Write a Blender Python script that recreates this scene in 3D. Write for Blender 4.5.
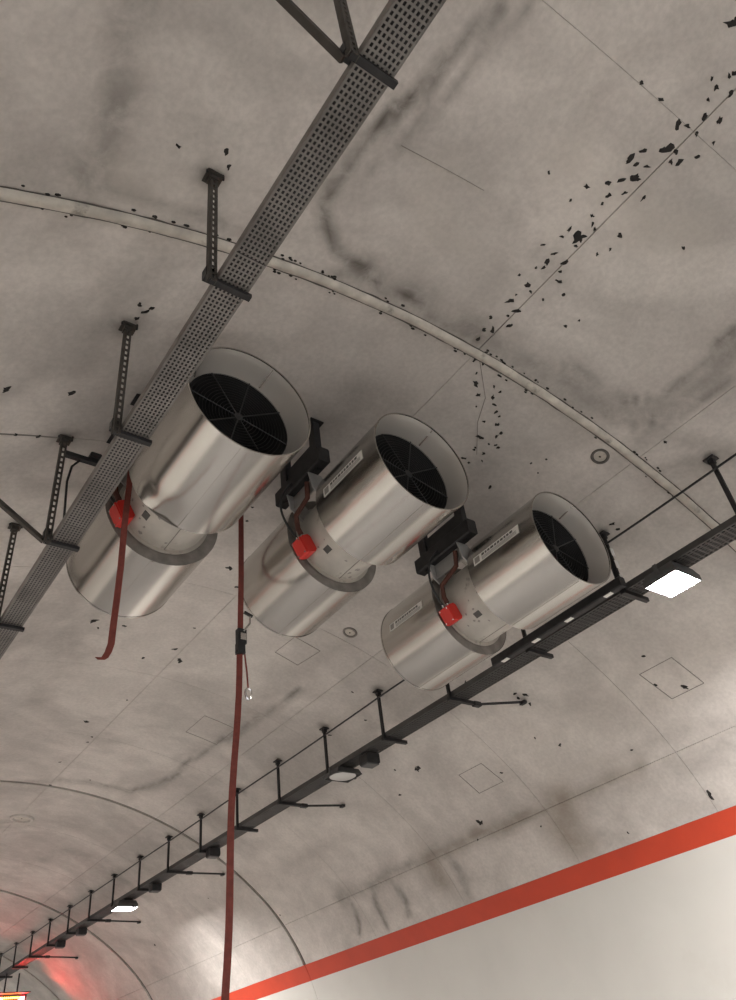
import bpy, bmesh, math, random
import numpy as np
from mathutils import Vector, Matrix, noise
PI = math.pi
scene = bpy.context.scene
for o in list(bpy.data.objects):
    bpy.data.objects.remove(o)
COL = scene.collection
random.seed(7)

# ------------------------------------------------------------------ camera, world, exposure
H = 1.6                                   # eye height above the road; the tunnel frame below has its origin at the eye
cam_data = bpy.data.cameras.new('camera')
cam = bpy.data.objects.new('camera', cam_data)
COL.objects.link(cam)
scene.camera = cam
cam_data.sensor_fit = 'VERTICAL'
cam_data.sensor_height = 24.0
cam_data.lens = 779.56 / 1000 * 24.0
cam_data.clip_end = 300
R_ = Matrix(((0.80998834, -0.28375463, -0.51322723),
             (-0.57533338, -0.55405017, -0.60168091),
             (-0.11362389, 0.78263128, -0.61202769)))
cam.matrix_world = Matrix.Translation((0, 0, H)) @ R_.to_4x4()

world = bpy.data.worlds.new('world')
scene.world = world
world.use_nodes = True
world.node_tree.nodes['Background'].inputs[0].default_value = (0.86, 0.92, 1.0, 1)
world.node_tree.nodes['Background'].inputs[1].default_value = 0.6
scene.view_settings.view_transform = 'Standard'
scene.view_settings.look = 'None'
scene.view_settings.gamma = 1
scene.view_settings.use_curve_mapping = False
scene.view_settings.exposure = 2.15
LAMP_POWER = 300.0                          # emission of the floodlight lenses
LAMPS_RIGHT = (-9.5, 3.004, 15.54, 28.0)   # floodlights under the right tray
LAMPS_LEFT = (-5.5, 7.45, 19.5, 32.0)      # floodlights under the left tray

# ------------------------------------------------------------------ materials
MATS = {}
def mat(name, col, rough=0.6, metal=0.0, var=0.0, vscale=6.0, bump=0.0, bscale=40.0, dirt=None, dscale=3.0,
        dlo=0.55, dhi=0.75, stretch=None, emit=None, estr=0.0, rvar=0.0):
    m = bpy.data.materials.new(name); m.use_nodes = True
    nt = m.node_tree; N = nt.nodes; L = nt.links
    b = N['Principled BSDF']
    b.inputs['Base Color'].default_value = (*col, 1)
    b.inputs['Roughness'].default_value = rough
    b.inputs['Metallic'].default_value = metal
    tc = N.new('ShaderNodeTexCoord'); vec = tc.outputs['Object']
    if stretch:
        mp = N.new('ShaderNodeMapping'); mp.inputs['Scale'].default_value = stretch
        L.new(vec, mp.inputs['Vector']); vec = mp.outputs['Vector']
    out = None
    if var > 0:
        n = N.new('ShaderNodeTexNoise'); n.inputs['Scale'].default_value = vscale; n.inputs['Detail'].default_value = 6
        L.new(vec, n.inputs['Vector'])
        r = N.new('ShaderNodeMapRange'); r.inputs[1].default_value = 0.3; r.inputs[2].default_value = 0.7
        r.inputs[3].default_value = 1 - var; r.inputs[4].default_value = 1 + var
        L.new(n.outputs['Fac'], r.inputs[0])
        h = N.new('ShaderNodeHueSaturation'); h.inputs['Color'].default_value = (*col, 1)
        L.new(r.outputs[0], h.inputs['Value']); out = h.outputs['Color']
        if rvar > 0:
            rr = N.new('ShaderNodeMapRange'); rr.inputs[1].default_value = 0.3; rr.inputs[2].default_value = 0.7
            rr.inputs[3].default_value = rough - rvar; rr.inputs[4].default_value = rough + rvar
            L.new(n.outputs['Fac'], rr.inputs[0]); L.new(rr.outputs[0], b.inputs['Roughness'])
    if dirt:
        n2 = N.new('ShaderNodeTexNoise'); n2.inputs['Scale'].default_value = dscale; n2.inputs['Detail'].default_value = 8
        n2.inputs['Roughness'].default_value = 0.65
        L.new(tc.outputs['Object'], n2.inputs['Vector'])
        r2 = N.new('ShaderNodeMapRange'); r2.inputs[1].default_value = dlo; r2.inputs[2].default_value = dhi
        L.new(n2.outputs['Fac'], r2.inputs[0])
        mx = N.new('ShaderNodeMixRGB'); mx.inputs[2].default_value = (*dirt, 1)
        if out: L.new(out, mx.inputs[1])
        else: mx.inputs[1].default_value = (*col, 1)
        L.new(r2.outputs[0], mx.inputs[0]); out = mx.outputs[0]
    if out: L.new(out, b.inputs['Base Color'])
    if bump > 0:
        n3 = N.new('ShaderNodeTexNoise'); n3.inputs['Scale'].default_value = bscale; n3.inputs['Detail'].default_value = 5
        L.new(vec, n3.inputs['Vector'])
        bp = N.new('ShaderNodeBump'); bp.inputs['Strength'].default_value = bump; bp.inputs['Distance'].default_value = 0.01
        L.new(n3.outputs['Fac'], bp.inputs['Height']); L.new(bp.outputs[0], b.inputs['Normal'])
    if emit:
        b.inputs['Emission Color'].default_value = (*emit, 1); b.inputs['Emission Strength'].default_value = estr
    MATS[name] = m
    return m

def concrete():
    m = bpy.data.materials.new('concrete'); m.use_nodes = True
    nt = m.node_tree; N = nt.nodes; L = nt.links
    b = N['Principled BSDF']; b.inputs['Roughness'].default_value = 0.82
    b.inputs['Specular IOR Level'].default_value = 0.25
    tc = N.new('ShaderNodeTexCoord'); P = tc.outputs['Object']
    def nz(scale, detail, rough=0.55, dist=0.0, vec=P):
        n = N.new('ShaderNodeTexNoise'); n.inputs['Scale'].default_value = scale; n.inputs['Detail'].default_value = detail
        n.inputs['Roughness'].default_value = rough; n.inputs['Distortion'].default_value = dist
        L.new(vec, n.inputs['Vector']); return n.outputs['Fac']
    def rng(f, a, b_, c, d):
        r = N.new('ShaderNodeMapRange'); r.interpolation_type = 'SMOOTHSTEP'
        for i, v in enumerate((a, b_, c, d)): r.inputs[i + 1].default_value = v
        L.new(f, r.inputs[0]); return r.outputs[0]
    def mul(a, b_):
        r = N.new('ShaderNodeMath'); r.operation = 'MULTIPLY'; L.new(a, r.inputs[0]); L.new(b_, r.inputs[1]); return r.outputs[0]
    big = rng(nz(0.45, 4, 0.5, 1.6), 0.36, 0.62, 0.83, 1.05)         # pours: large smooth clouds
    tide = rng(nz(0.32, 2, 0.4, 2.2), 0.485, 0.515, 1.0, 1.0)
    mid = rng(nz(2.2, 7, 0.62, 0.4), 0.32, 0.68, 0.91, 1.06)
    fine = rng(nz(26, 6, 0.6), 0.3, 0.7, 0.93, 1.05)
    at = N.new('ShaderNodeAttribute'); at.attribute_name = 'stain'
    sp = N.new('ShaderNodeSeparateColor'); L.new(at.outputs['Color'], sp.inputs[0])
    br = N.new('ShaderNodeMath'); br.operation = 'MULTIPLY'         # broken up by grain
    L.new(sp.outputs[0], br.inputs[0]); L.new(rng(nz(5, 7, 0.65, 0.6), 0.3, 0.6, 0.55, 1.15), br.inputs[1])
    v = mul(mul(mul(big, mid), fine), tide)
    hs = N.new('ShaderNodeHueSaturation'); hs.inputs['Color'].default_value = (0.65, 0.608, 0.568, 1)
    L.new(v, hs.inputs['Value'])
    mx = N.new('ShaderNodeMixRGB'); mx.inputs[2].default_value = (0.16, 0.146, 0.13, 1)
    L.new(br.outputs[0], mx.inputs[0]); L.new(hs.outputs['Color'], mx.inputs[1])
    ml = N.new('ShaderNodeMixRGB'); ml.inputs[2].default_value = (0.62, 0.57, 0.51, 1)
    L.new(sp.outputs[1], ml.inputs[0]); L.new(mx.outputs[0], ml.inputs[1])
    mb = N.new('ShaderNodeMixRGB'); mb.inputs[2].default_value = (0.26, 0.20, 0.14, 1)   # brown seepage
    L.new(sp.outputs[2], mb.inputs[0]); L.new(ml.outputs[0], mb.inputs[1])
    L.new(mb.outputs[0], b.inputs['Base Color'])
    bp = N.new('ShaderNodeBump'); bp.inputs['Strength'].default_value = 0.25; bp.inputs['Distance'].default_value = 0.02
    L.new(nz(9, 8, 0.6), bp.inputs['Height']); L.new(bp.outputs[0], b.inputs['Normal'])
    MATS['concrete'] = m
concrete()
mat('joint', (0.13, 0.12, 0.11), 0.95, var=0.2)
mat('hairline', (0.24, 0.22, 0.20), 0.95)
mat('bead', (0.56, 0.52, 0.46), 0.85, var=0.18, vscale=9, dirt=(0.13, 0.115, 0.1), dscale=5, dlo=0.58, dhi=0.75, bump=0.6)
mat('soot', (0.022, 0.02, 0.018), 0.9, var=0.3)
mat('white_paint', (0.72, 0.71, 0.665), 0.42, var=0.03, vscale=1.5, dirt=(0.62, 0.6, 0.55), dscale=0.9, dlo=0.6, dhi=0.9)
mat('red_paint', (0.60, 0.06, 0.022), 0.45, var=0.06, vscale=3)
mat('asphalt', (0.28, 0.275, 0.265), 0.85, var=0.2, vscale=14, bump=0.5, bscale=120)
mat('galv', (0.55, 0.53, 0.50), 0.21, 1.0, var=0.05, vscale=2, stretch=(3, 0.5, 3))
mat('galv_mouth', (0.56, 0.535, 0.50), 0.4, 0.6, var=0.06, vscale=2)
mat('plate_shaded', (0.24, 0.22, 0.20), 0.6, 0.3, var=0.3, vscale=9)  # silencer end faces: shade beside the casing put into the colour
mat('casing', (0.56, 0.53, 0.485), 0.5, 0.35, var=0.10, vscale=6, dirt=(0.2, 0.18, 0.16), dscale=6, dlo=0.60, dhi=0.74)
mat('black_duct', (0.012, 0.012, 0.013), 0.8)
mat('grille_wire', (0.035, 0.034, 0.034), 0.5, 0.5)
mat('tray_metal', (0.25, 0.235, 0.22), 0.5, 0.6, var=0.22, vscale=4, rvar=0.08, dirt=(0.12, 0.11, 0.1), dscale=2.2, dlo=0.5, dhi=0.75)
mat('dark_tray', (0.085, 0.082, 0.08), 0.55, 0.5, var=0.2, vscale=4)
mat('black_steel', (0.028, 0.027, 0.028), 0.5, 0.3, var=0.3, vscale=12)
mat('rail_steel', (0.075, 0.068, 0.06), 0.6, 0.5, var=0.3, vscale=10, dirt=(0.10, 0.06, 0.035), dscale=9)
mat('cable', (0.015, 0.015, 0.016), 0.5)
mat('plate_grey', (0.42, 0.41, 0.40), 0.5, 0.4, var=0.15, vscale=8)
mat('red_box', (0.66, 0.035, 0.025), 0.38, var=0.08)
mat('rust', (0.085, 0.03, 0.02), 0.8, var=0.35, vscale=20)
mat('strap', (0.20, 0.045, 0.033), 0.8, var=0.18, vscale=30, bump=0.4, bscale=200)
mat('chrome', (0.72, 0.71, 0.69), 0.25, 0.95)
mat('sticker_white', (0.85, 0.83, 0.79), 0.5)
mat('sticker_ink', (0.10, 0.095, 0.09), 0.6)
mat('sticker_grey', (0.30, 0.28, 0.26), 0.6)
mat('lamp_house', (0.10, 0.10, 0.10), 0.5, 0.4)
mat('lens_off', (0.62, 0.62, 0.60), 0.25)
mat('lamp_lens', (1, 1, 1), 0.3, emit=(1.0, 0.955, 0.925), estr=LAMP_POWER)
mat('led_red', (0.5, 0.02, 0.01), 0.4, emit=(1.0, 0.05, 0.055), estr=22.0)
mat('led_amber', (0.5, 0.2, 0.01), 0.4, emit=(1.0, 0.42, 0.05), estr=4.0)

# ------------------------------------------------------------------ helpers
class MB:
    """collects shapes in tunnel coordinates (origin at the eye), builds ONE mesh object"""
    def __init__(s): s.v = []; s.f = []; s.sm = []
    def add(s, vs, fs, smooth=False):
        b = len(s.v); s.v.extend([tuple(p) for p in vs]); s.f.extend([tuple(b + i for i in f) for f in fs]); s.sm.extend([smooth] * len(fs)); return s
    def box(s, c, d, ax=None):
        c = Vector(c); X, Y, Z = ax if ax else (Vector((1, 0, 0)), Vector((0, 1, 0)), Vector((0, 0, 1)))
        vs = [c + X * (i * d[0] / 2) + Y * (j * d[1] / 2) + Z * (k * d[2] / 2) for i in (-1, 1) for j in (-1, 1) for k in (-1, 1)]
        return s.add(vs, [(0, 1, 3, 2), (4, 6, 7, 5), (0, 4, 5, 1), (2, 3, 7, 6), (0, 2, 6, 4), (1, 5, 7, 3)])
    def cbox(s, c, d, ch, ax=None):
        """box with chamfered long corners (cross-section octagon in X/Z, extruded in Y)"""
        c = Vector(c); X, Y, Z = ax if ax else (Vector((1, 0, 0)), Vector((0, 1, 0)), Vector((0, 0, 1)))
        a, b = d[0] / 2, d[2] / 2
        pr = [(-a + ch, -b), (a - ch, -b), (a, -b + ch), (a, b - ch), (a - ch, b), (-a + ch, b), (-a, b - ch), (-a, -b + ch)]
        vs = [c + X * x + Z * z_ + Y * (j * d[1] / 2) for j in (-1, 1) for x, z_ in pr]
        fs = [tuple(range(8)), tuple(range(15, 7, -1))] + [(i, i + 8, (i + 1) % 8 + 8, (i + 1) % 8) for i in range(8)]
        return s.add(vs, fs)
    def bar(s, a, b, w, h, up=(0, 0, 1)):
        a = Vector(a); b = Vector(b); Y = (b - a); L = Y.length; Y.normalize()
        X = Y.cross(Vector(up))
        if X.length < 1e-4: X = Vector((1, 0, 0))
        X.normalize(); Z = X.cross(Y)
        return s.box((a + b) / 2, (w, L, h), (X, Y, Z))
    def tube(s, pts, r, n=8, closed=False):
        pts = [Vector(p) for p in pts]; m = len(pts); rings = []
        prev = None
        for i, p in enumerate(pts):
            t = (pts[(i + 1) % m] - pts[i - 1]) if closed else (pts[min(i + 1, m - 1)] - pts[max(i - 1, 0)])
            t.normalize()
            if prev is None:
                u = t.cross(Vector((0, 0, 1)))
                if u.length < 0.05: u = t.cross(Vector((1, 0, 0)))
            else: u = prev - t * prev.dot(t)
            u.normalize(); prev = u; w = t.cross(u)
            rings.append([p + (u * math.cos(2 * PI * k / n) + w * math.sin(2 * PI * k / n)) * r for k in range(n)])
        vs = [q for R in rings for q in R]; fs = []
        for i in range(m if closed else m - 1):
            j = (i + 1) % m
            for k in range(n): fs.append((i * n + k, i * n + (k + 1) % n, j * n + (k + 1) % n, j * n + k))
        if not closed: fs += [tuple(range(n))[::-1], tuple((m - 1) * n + k for k in range(n))]
        return s.add(vs, fs, True)
    def lathe(s, c, prof, n=64, closed=False):
        """profile (r, y) turned round the axis through c parallel to the tunnel"""
        vs = []; fs = []; m = len(prof)
        for k in range(n):
            a = 2 * PI * k / n
            for r, y in prof: vs.append((c[0] + r * math.cos(a), y, c[1] + r * math.sin(a)))
        for k in range(n):
            j = (k + 1) % n
            for i in range(m if closed else m - 1):
                i2 = (i + 1) % m
                fs.append((k * m + i, k * m + i2, j * m + i2, j * m + i))
        return s.add(vs, fs, True)
    def ribbon(s, pts, side, w, t):
        """flat strap along pts, width w along side, thickness t"""
        pts = [Vector(p) for p in pts]; side = Vector(side).normalized(); m = len(pts); vs = []; fs = []
        for i, p in enumerate(pts):
            d = (pts[min(i + 1, m - 1)] - pts[max(i - 1, 0)]).normalized(); n = d.cross(side).normalized()
            for a, b in ((-1, -1), (1, -1), (1, 1), (-1, 1)): vs.append(p + side * (a * w / 2) + n * (b * t / 2))
        for i in range(m - 1):
            for k in range(4): fs.append((i * 4 + k, i * 4 + (k + 1) % 4, i * 4 + 4 + (k + 1) % 4, i * 4 + 4 + k))
        fs += [(3, 2, 1, 0), tuple((m - 1) * 4 + k for k in range(4))]
        return s.add(vs, fs)
    def build(s, name, material, parent=None, smooth_angle=None):
        me = bpy.data.meshes.new(name)
        off = parent['_o'] if parent is not None else (0, 0, -H)
        v = [(p[0] - off[0], p[1] - off[1], p[2] - off[2]) for p in s.v]
        if parent is None:   # own origin at the base of the shape
            a = np.array(v); c = ((a[:, 0].min() + a[:, 0].max()) / 2, (a[:, 1].min() + a[:, 1].max()) / 2, a[:, 2].min())
            v = [tuple(q) for q in (a - np.array(c)).tolist()]
        me.from_pydata(v, [], s.f); me.polygons.foreach_set('use_smooth', s.sm)
        bm = bmesh.new(); bm.from_mesh(me); bmesh.ops.recalc_face_normals(bm, faces=bm.faces)
        for e in bm.edges:
            if len(e.link_faces) == 2 and e.calc_face_angle(0) > 0.6: e.smooth = False
        bm.to_mesh(me); bm.free()
        me.materials.append(MATS[material])
        o = bpy.data.objects.new(name, me); COL.objects.link(o)
        if parent is None:
            o.location = c; o['_o'] = (c[0], c[1], c[2] - H)
        else:
            o.parent = parent; o['_o'] = off
        return o
def thing(name, base, label, cat, group=None):
    o = bpy.data.objects.new(name, None); COL.objects.link(o)
    o.empty_display_size = 0.1
    o.location = (base[0], base[1], base[2] + H); o['_o'] = tuple(base)
    return tag(o, label, cat, group)
def tag(o, label, cat, group=None):
    o['label'] = label; o['category'] = cat
    if group: o['group'] = group
    return o
def structure(o, label=None):
    o['kind'] = 'structure'
    if label: o['label'] = label
    return o

# ------------------------------------------------------------------ tunnel section: three-centred arch
XC, R1, TH, R2 = 3.189, 6.526, 0.712, 3.488
ZC = 4.70 - R1
S2 = ((R1 - R2) * math.sin(TH), ZC + (R1 - R2) * math.cos(TH))
STH = TH * R1
def sec(s, inset=0.0):
    a = abs(s); g = 1 if s >= 0 else -1
    if a < STH:
        t = a / R1; x = (R1 - inset) * math.sin(t); z = ZC + (R1 - inset) * math.cos(t)
    else:
        t = TH + (a - STH) / R2; x = S2[0] + (R2 - inset) * math.sin(t); z = S2[1] + (R2 - inset) * math.cos(t)
    return XC + g * x, z
def ceil_pt(s, y, inset=0.0):
    x, z = sec(s, inset); return Vector((x, y, z))
def s_of_x(x):
    d = x - XC; return math.copysign(math.asin(min(1, abs(d) / R1)) * R1, d)
def ceil_z(x): return sec(s_of_x(x))[1]
S_RED0, S_RED1 = 5.985, 6.245
S_FLOOR = STH + (math.acos((-H - S2[1]) / R2) - TH) * R2
YBACK, YEND = -16.0, 48.0
# marks on the lining: (arc length from the crown, distance along the tunnel, ...) in metres
FLAKES = [(0.23, 0.23, 1), (0.3, 0.25, 1), (0.32, 0.32, 1), (0.39, 0.4, 1), (0.49, 0.36, 1), (0.29, 0.53, 1), (0.35, 0.5, 1), (0.44, 0.5, 1), (0.36, 0.67, 2), (0.43, 0.65, 1), (0.45, 0.71, 1), (0.5, 0.68, 1), (0.24, 0.76, 1), (0.2, 0.83, 
1), (0.2, 0.85, 1), (0.27, 0.85, 1), (0.34, 0.82, 1), (0.35, 0.92, 2), (0.27, 0.98, 1), (0.21, 1.05, 1), (0.36, 1.03, 1), (0.5, 0.98, 1), (0.28, 1.11, 1), (0.29, 1.17, 1), (0.3, 1.27, 1), (0.35, 1.31, 1), (0.39, 1.33, 1), (0.24, 1.43, 1), 
(0.24, 1.5, 1), (0.17, 1.62, 1), (0.35, 1.45, 2), (0.37, 1.42, 1), (0.38, 1.5, 1), (0.59, 1.27, 1), (0.29, 1.63, 1), (0.56, 1.46, 1), (0.3, 1.71, 1), (0.31, 1.76, 1), (0.26, 1.79, 1), (0.41, 1.65, 1), (0.44, 1.71, 1), (0.49, 1.78, 1), 
(0.32, 1.93, 1), (0.38, 1.96, 1), (0.61, 1.84, 1), (0.51, 1.96, 1), (0.3, 2.11, 1), (0.4, 2.15, 1), (0.28, 2.3, 1), (0.38, 2.22, 1), (0.46, 2.28, 1), (0.31, 2.42, 1), (0.38, 2.39, 1), (0.34, 2.51, 1), (0.83, 2.04, 0.5), (0.88, 1.94, 0.5), 
(0.3, 2.04, 0.5), (0.31, 0.16, 1), (0.32, 0.13, 1), (0.41, 0.22, 1), (0.58, 0.47, 0.6), (0.57, 0.59, 0.6), (0.06, 0.49, 0.6), (-0.13, 0.49, 1), (0.06, -0.03, 2.6), (1.04, 1.07, 0.6), (0.1, 1.14, 0.6), (0.08, 1.27, 0.5), (-0.2, 1.21, 0.4), 
(0.45, 2.68, 0.8), (0.54, 2.69, 0.8), (0.6, 2.66, 0.8), (0.73, 2.67, 0.8), (0.56, 2.79, 0.8), (0.63, 2.88, 0.8), (0.73, 2.96, 0.8), (0.78, 2.82, 0.8), (0.86, 2.83, 0.8), (0.85, 2.91, 0.8), (0.92, 2.96, 0.8), (0.8, 3.07, 0.8), (0.98, 3.02, 
0.8), (1.04, 3.04, 0.8), (0.97, 3.16, 0.8), (1.09, 3.12, 0.8), (1.18, 3.18, 0.8), (1.18, 3.23, 0.8), (1.05, 3.32, 0.8), (1.09, 3.32, 0.8), (1.18, 3.34, 0.8), (1.24, 3.31, 0.8), (1.11, 3.44, 0.8), (1.12, 3.47, 0.8), (1.13, 3.6, 0.8), (1.27, 
3.53, 0.8), (1.19, 3.62, 0.8), (1.22, 3.45, 0.8), (1.28, 3.32, 0.8), (1.11, 3.61, 0.8), (1.64, 3.27, 0.4), (1.77, 3.32, 0.48), (1.71, 3.15, 0.4), (1.55, 3.74, 0.48), (-2.17, 2.03, 1), (-2.11, 2.11, 0.5), (-2.75, 4.19, 1.6), (-2.3, 4.2, 
1.2), (-2.45, 2.09, 0.6), (-2.17, 3.26, 1.2), (-2.11, 3.31, 1), (-2.14, 3.38, 1), (-2.08, 3.27, 0.6), (-2.54, 4.71, 0.8), (-2.37, 4.72, 0.7), (-0.2, 5.23, 0.7), (-0.14, 5.45, 0.6), (0.09, 6.27, 2), (0.33, 6.56, 1), (0.09, 10.57, 1.8), 
(0.36, 11.22, 1.2), (0.35, 11.02, 0.8), (0.25, 12.1, 0.7), (0.42, 13.08, 0.7), (0.34, 9.69, 1), (0.32, 8.13, 1.2), (0.5, 8.37, 2), (0.07, 8.51, 0.7), (-0.79, 7.8, 1.5), (-0.7, 7.95, 1), (-0.43, 7.83, 1), (0.31, 7.57, 0.8), (4.21, 8.57, 
1.2), (4.01, 7.92, 2), (4.4, 6.08, 1), (4.62, 5.88, 0.8), (5.07, 7.77, 1.8), (4.6, 6.88, 1), (5.8, 4.69, 1.5), (4.67, 4.11, 1.2), (4.5, 4.35, 1), (4.15, 4.2, 1), (5.04, 5.15, 1), (5.42, 6.94, 0.8), (5.86, 5.87, 0.8), (5.26, 8.0, 0.6), 
(3.86, 5.7, 1.4), (3.85, 5.81, 1.2), (3.85, 5.95, 1), (3.99, 5.75, 1), (3.78, 5.79, 0.9), (3.85, 8.25, 0.7), (2.99, 7.82, 0.6), (2.88, 8.51, 0.6), (2.71, 3.29, 1.2), (2.79, 3.3, 0.6), (3.44, 6.5, 0.8), (3.31, 6.16, 0.6), (2.54, 7.49, 0.8), 
(4.53, 17.45, 1), (5.07, 13.02, 0.8), (4.19, 14.46, 0.7), (0.89, 12.56, 0.6), (2.34, 2.33, 0.9), (0.61, 1.38, 0.5), (0.2, 1.9, 0.5)]
STAINS = [([(-3.04, 1.4), (-2.94, 1.76), (-2.87, 2.01), (-2.83, 2.24), (-2.82, 2.44)], 0.17, 0.55), ([(-3.02, 1.79), (-3.09, 2.14), (-3.14, 2.46)], 0.35, 0.22), ([(-1.24, 0.66), (-1.27, 1.1), (-1.35, 1.37), (-1.41, 1.65), (-1.41, 1.95), 
(-1.33, 2.2), (-1.17, 2.37), (-0.77, 2.47), (-0.28, 2.49), (0.34, 2.52)], 0.05, 0.6), ([(-1.08, 0.54), (-1.1, 1.01), (-1.2, 1.37), (-1.28, 1.77)], 0.05, 0.35), ([(-0.97, 2.44), (-0.31, 2.45), (0.32, 2.48), (0.99, 2.48), (1.61, 2.4), (1.97, 
2.28), (2.11, 1.98), (2.01, 1.35)], 0.13, 0.5), ([(1.07, 2.33), (1.71, 2.27), (1.96, 2.06), (1.9, 1.27)], 0.03, 0.5), ([(1.59, 2.5), (2.07, 2.37), (2.25, 1.99), (2.19, 1.5)], 0.03, 0.4), ([(-2.8, 2.42), (-2.59, 2.44), (-2.18, 2.49), 
(-1.79, 2.54)], 0.06, 0.35), ([(-1.06, 2.55), (-0.69, 2.45), (-0.06, 2.51)], 0.06, 0.4), ([(2.17, 2.46), (2.18, 2.3), (2.47, 2.18), (2.85, 2.02)], 0.08, 0.4), ([(-3.25, 2.61), (-2.95, 2.54), (-2.65, 2.57)], 0.07, 0.3), ([(0.85, 12.68), 
(1.58, 12.56), (1.81, 11.88), (1.87, 10.57), (1.96, 9.48), (2.05, 8.0)], 0.06, 0.45), ([(-0.29, 13.3), (0.49, 12.81), (1.42, 12.62)], 0.1, 0.4), ([(1.71, 10.95), (1.85, 9.59), (1.83, 7.9), (1.92, 6.66)], 0.12, 0.25), ([(5.26, 5.22), (5.22, 
6.43), (5.24, 7.53), (5.21, 8.98), (5.22, 10.21), (5.25, 11.34)], 0.12, 0.5), ([(5.22, 6.43), (5.46, 6.56), (5.72, 6.6)], 0.28, 0.4), ([(5.36, 8.68), (5.58, 8.71), (5.87, 8.74)], 0.1, 0.5), ([(5.25, 9.02), (5.55, 9.08)], 0.22, 0.35), 
([(5.37, 9.98), (5.84, 10.04)], 0.06, 0.5), ([(5.39, 10.51), (5.85, 10.67)], 0.07, 0.5), ([(5.38, 11.19), (5.85, 11.35)], 0.05, 0.45), ([(5.09, 5.52), (5.07, 4.78), (5.21, 3.91)], 0.1, 0.25), ([(5.41, 5.94), (5.38, 5.32), (5.39, 4.05)], 
0.15, 0.25), ([(-1.97, 7.18), (-1.33, 8.33), (-1.01, 8.31), (-0.81, 7.31)], 0.2, 0.2), ([(-0.7, 10.01), (-0.72, 8.81), (-0.66, 7.99)], 0.25, 0.25), ([(-0.56, 3.76), (-0.2, 3.86), (-0.22, 3.59)], 0.2, 0.2), ([(-3.14, 3.01), (-3.0, 2.91), 
(-2.66, 2.87)], 0.15, 0.2), ([(-2.23, 2.96), (-2.31, 3.44), (-2.33, 3.95)], 0.12, 0.2), ([(1.17, 18.49), (1.56, 15.92), (2.6, 15.89), (3.63, 16.06)], 0.35, 0.35), ([(0.33, 15.54), (0.85, 14.39), (1.65, 14.57)], 0.5, 0.3), ([(4.15, 14.73), 
(4.97, 14.55)], 0.2, 0.3), ([(-0.12, 5.42), (0.32, 5.19), (0.93, 5.59)], 0.25, 0.2), ([(1.25, 3.53), (1.34, 3.79)], 0.15, 0.3), ([(2.54, 2.56), (2.69, 2.26)], 0.1, 0.35), ([(1.26, 6.73), (1.41, 6.11), (2.08, 5.5)], 0.2, 0.25)]
PALES = [([(-0.25, 1.06), (0.37, 1.08), (0.76, 1.14), (1.0, 0.98)], 0.18, 0.35), ([(-0.86, 1.56), (-0.63, 1.94), (-0.27, 1.93)], 0.15, 0.25), ([(-2.65, 2.29), (-2.53, 2.42), (-2.4, 2.31)], 0.12, 0.3), ([(-2.34, 2.29), (-1.58, 2.14)], 0.3, 
0.15), ([(4.45, 6.05), (4.36, 5.0), (4.24, 3.68)], 0.3, 0.15), ([(5.18, 5.15), (5.04, 5.32), (4.95, 6.19)], 0.05, 0.3)]

# ------------------------------------------------------------------ shell
def shell(s0, s1, y0, y1, inset, ds, dy):
    ns = max(1, round((s1 - s0) / ds)); ny = max(1, round((y1 - y0) / dy)); vs = []; fs = []
    for j in range(ny + 1):
        y = y0 + (y1 - y0) * j / ny
        for i in range(ns + 1):
            x, z = sec(s0 + (s1 - s0) * i / ns, inset); vs.append((x, y, z))
    w = ns + 1
    for j in range(ny):
        for i in range(ns): fs.append((j * w + i, j * w + i + 1, (j + 1) * w + i + 1, (j + 1) * w + i))
    return vs, fs, ns, ny
def slab(mb, s0, s1, y0, y1, inset, thick, ds, dy):
    """curved plate with a front face and skirts going back into the joint"""
    vs, fs, ns, ny = shell(s0, s1, y0, y1, inset, ds, dy)
    b, _, _, _ = shell(s0, s1, y0, y1, inset - thick, ds, dy)
    w = ns + 1; n = len(vs)
    rim = [i for i in range(w)] + [j * w + ns for j in range(1, ny + 1)] + [ny * w + i for i in range(ns - 1, -1, -1)] + [j * w for j in range(ny - 1, 0, -1)]
    m = len(rim); rv = [b[i] for i in rim]
    base = len(mb.v)
    mb.add(vs + rv, fs, True)
    sk = [(rim[k], rim[(k + 1) % m], n + (k + 1) % m, n + k) for k in range(m)]
    mb.f.extend([tuple(base + i for i in f) for f in sk]); mb.sm.extend([False] * m)

mb = MB(); v, f, _, _ = shell(-S_RED0, S_RED0, YBACK, YEND, -0.035, 0.4, 64); mb.add(v, f, True)
ceiling = structure(mb.build('ceiling', 'joint'), 'arched concrete tunnel lining with stains and dark block joints')

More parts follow.
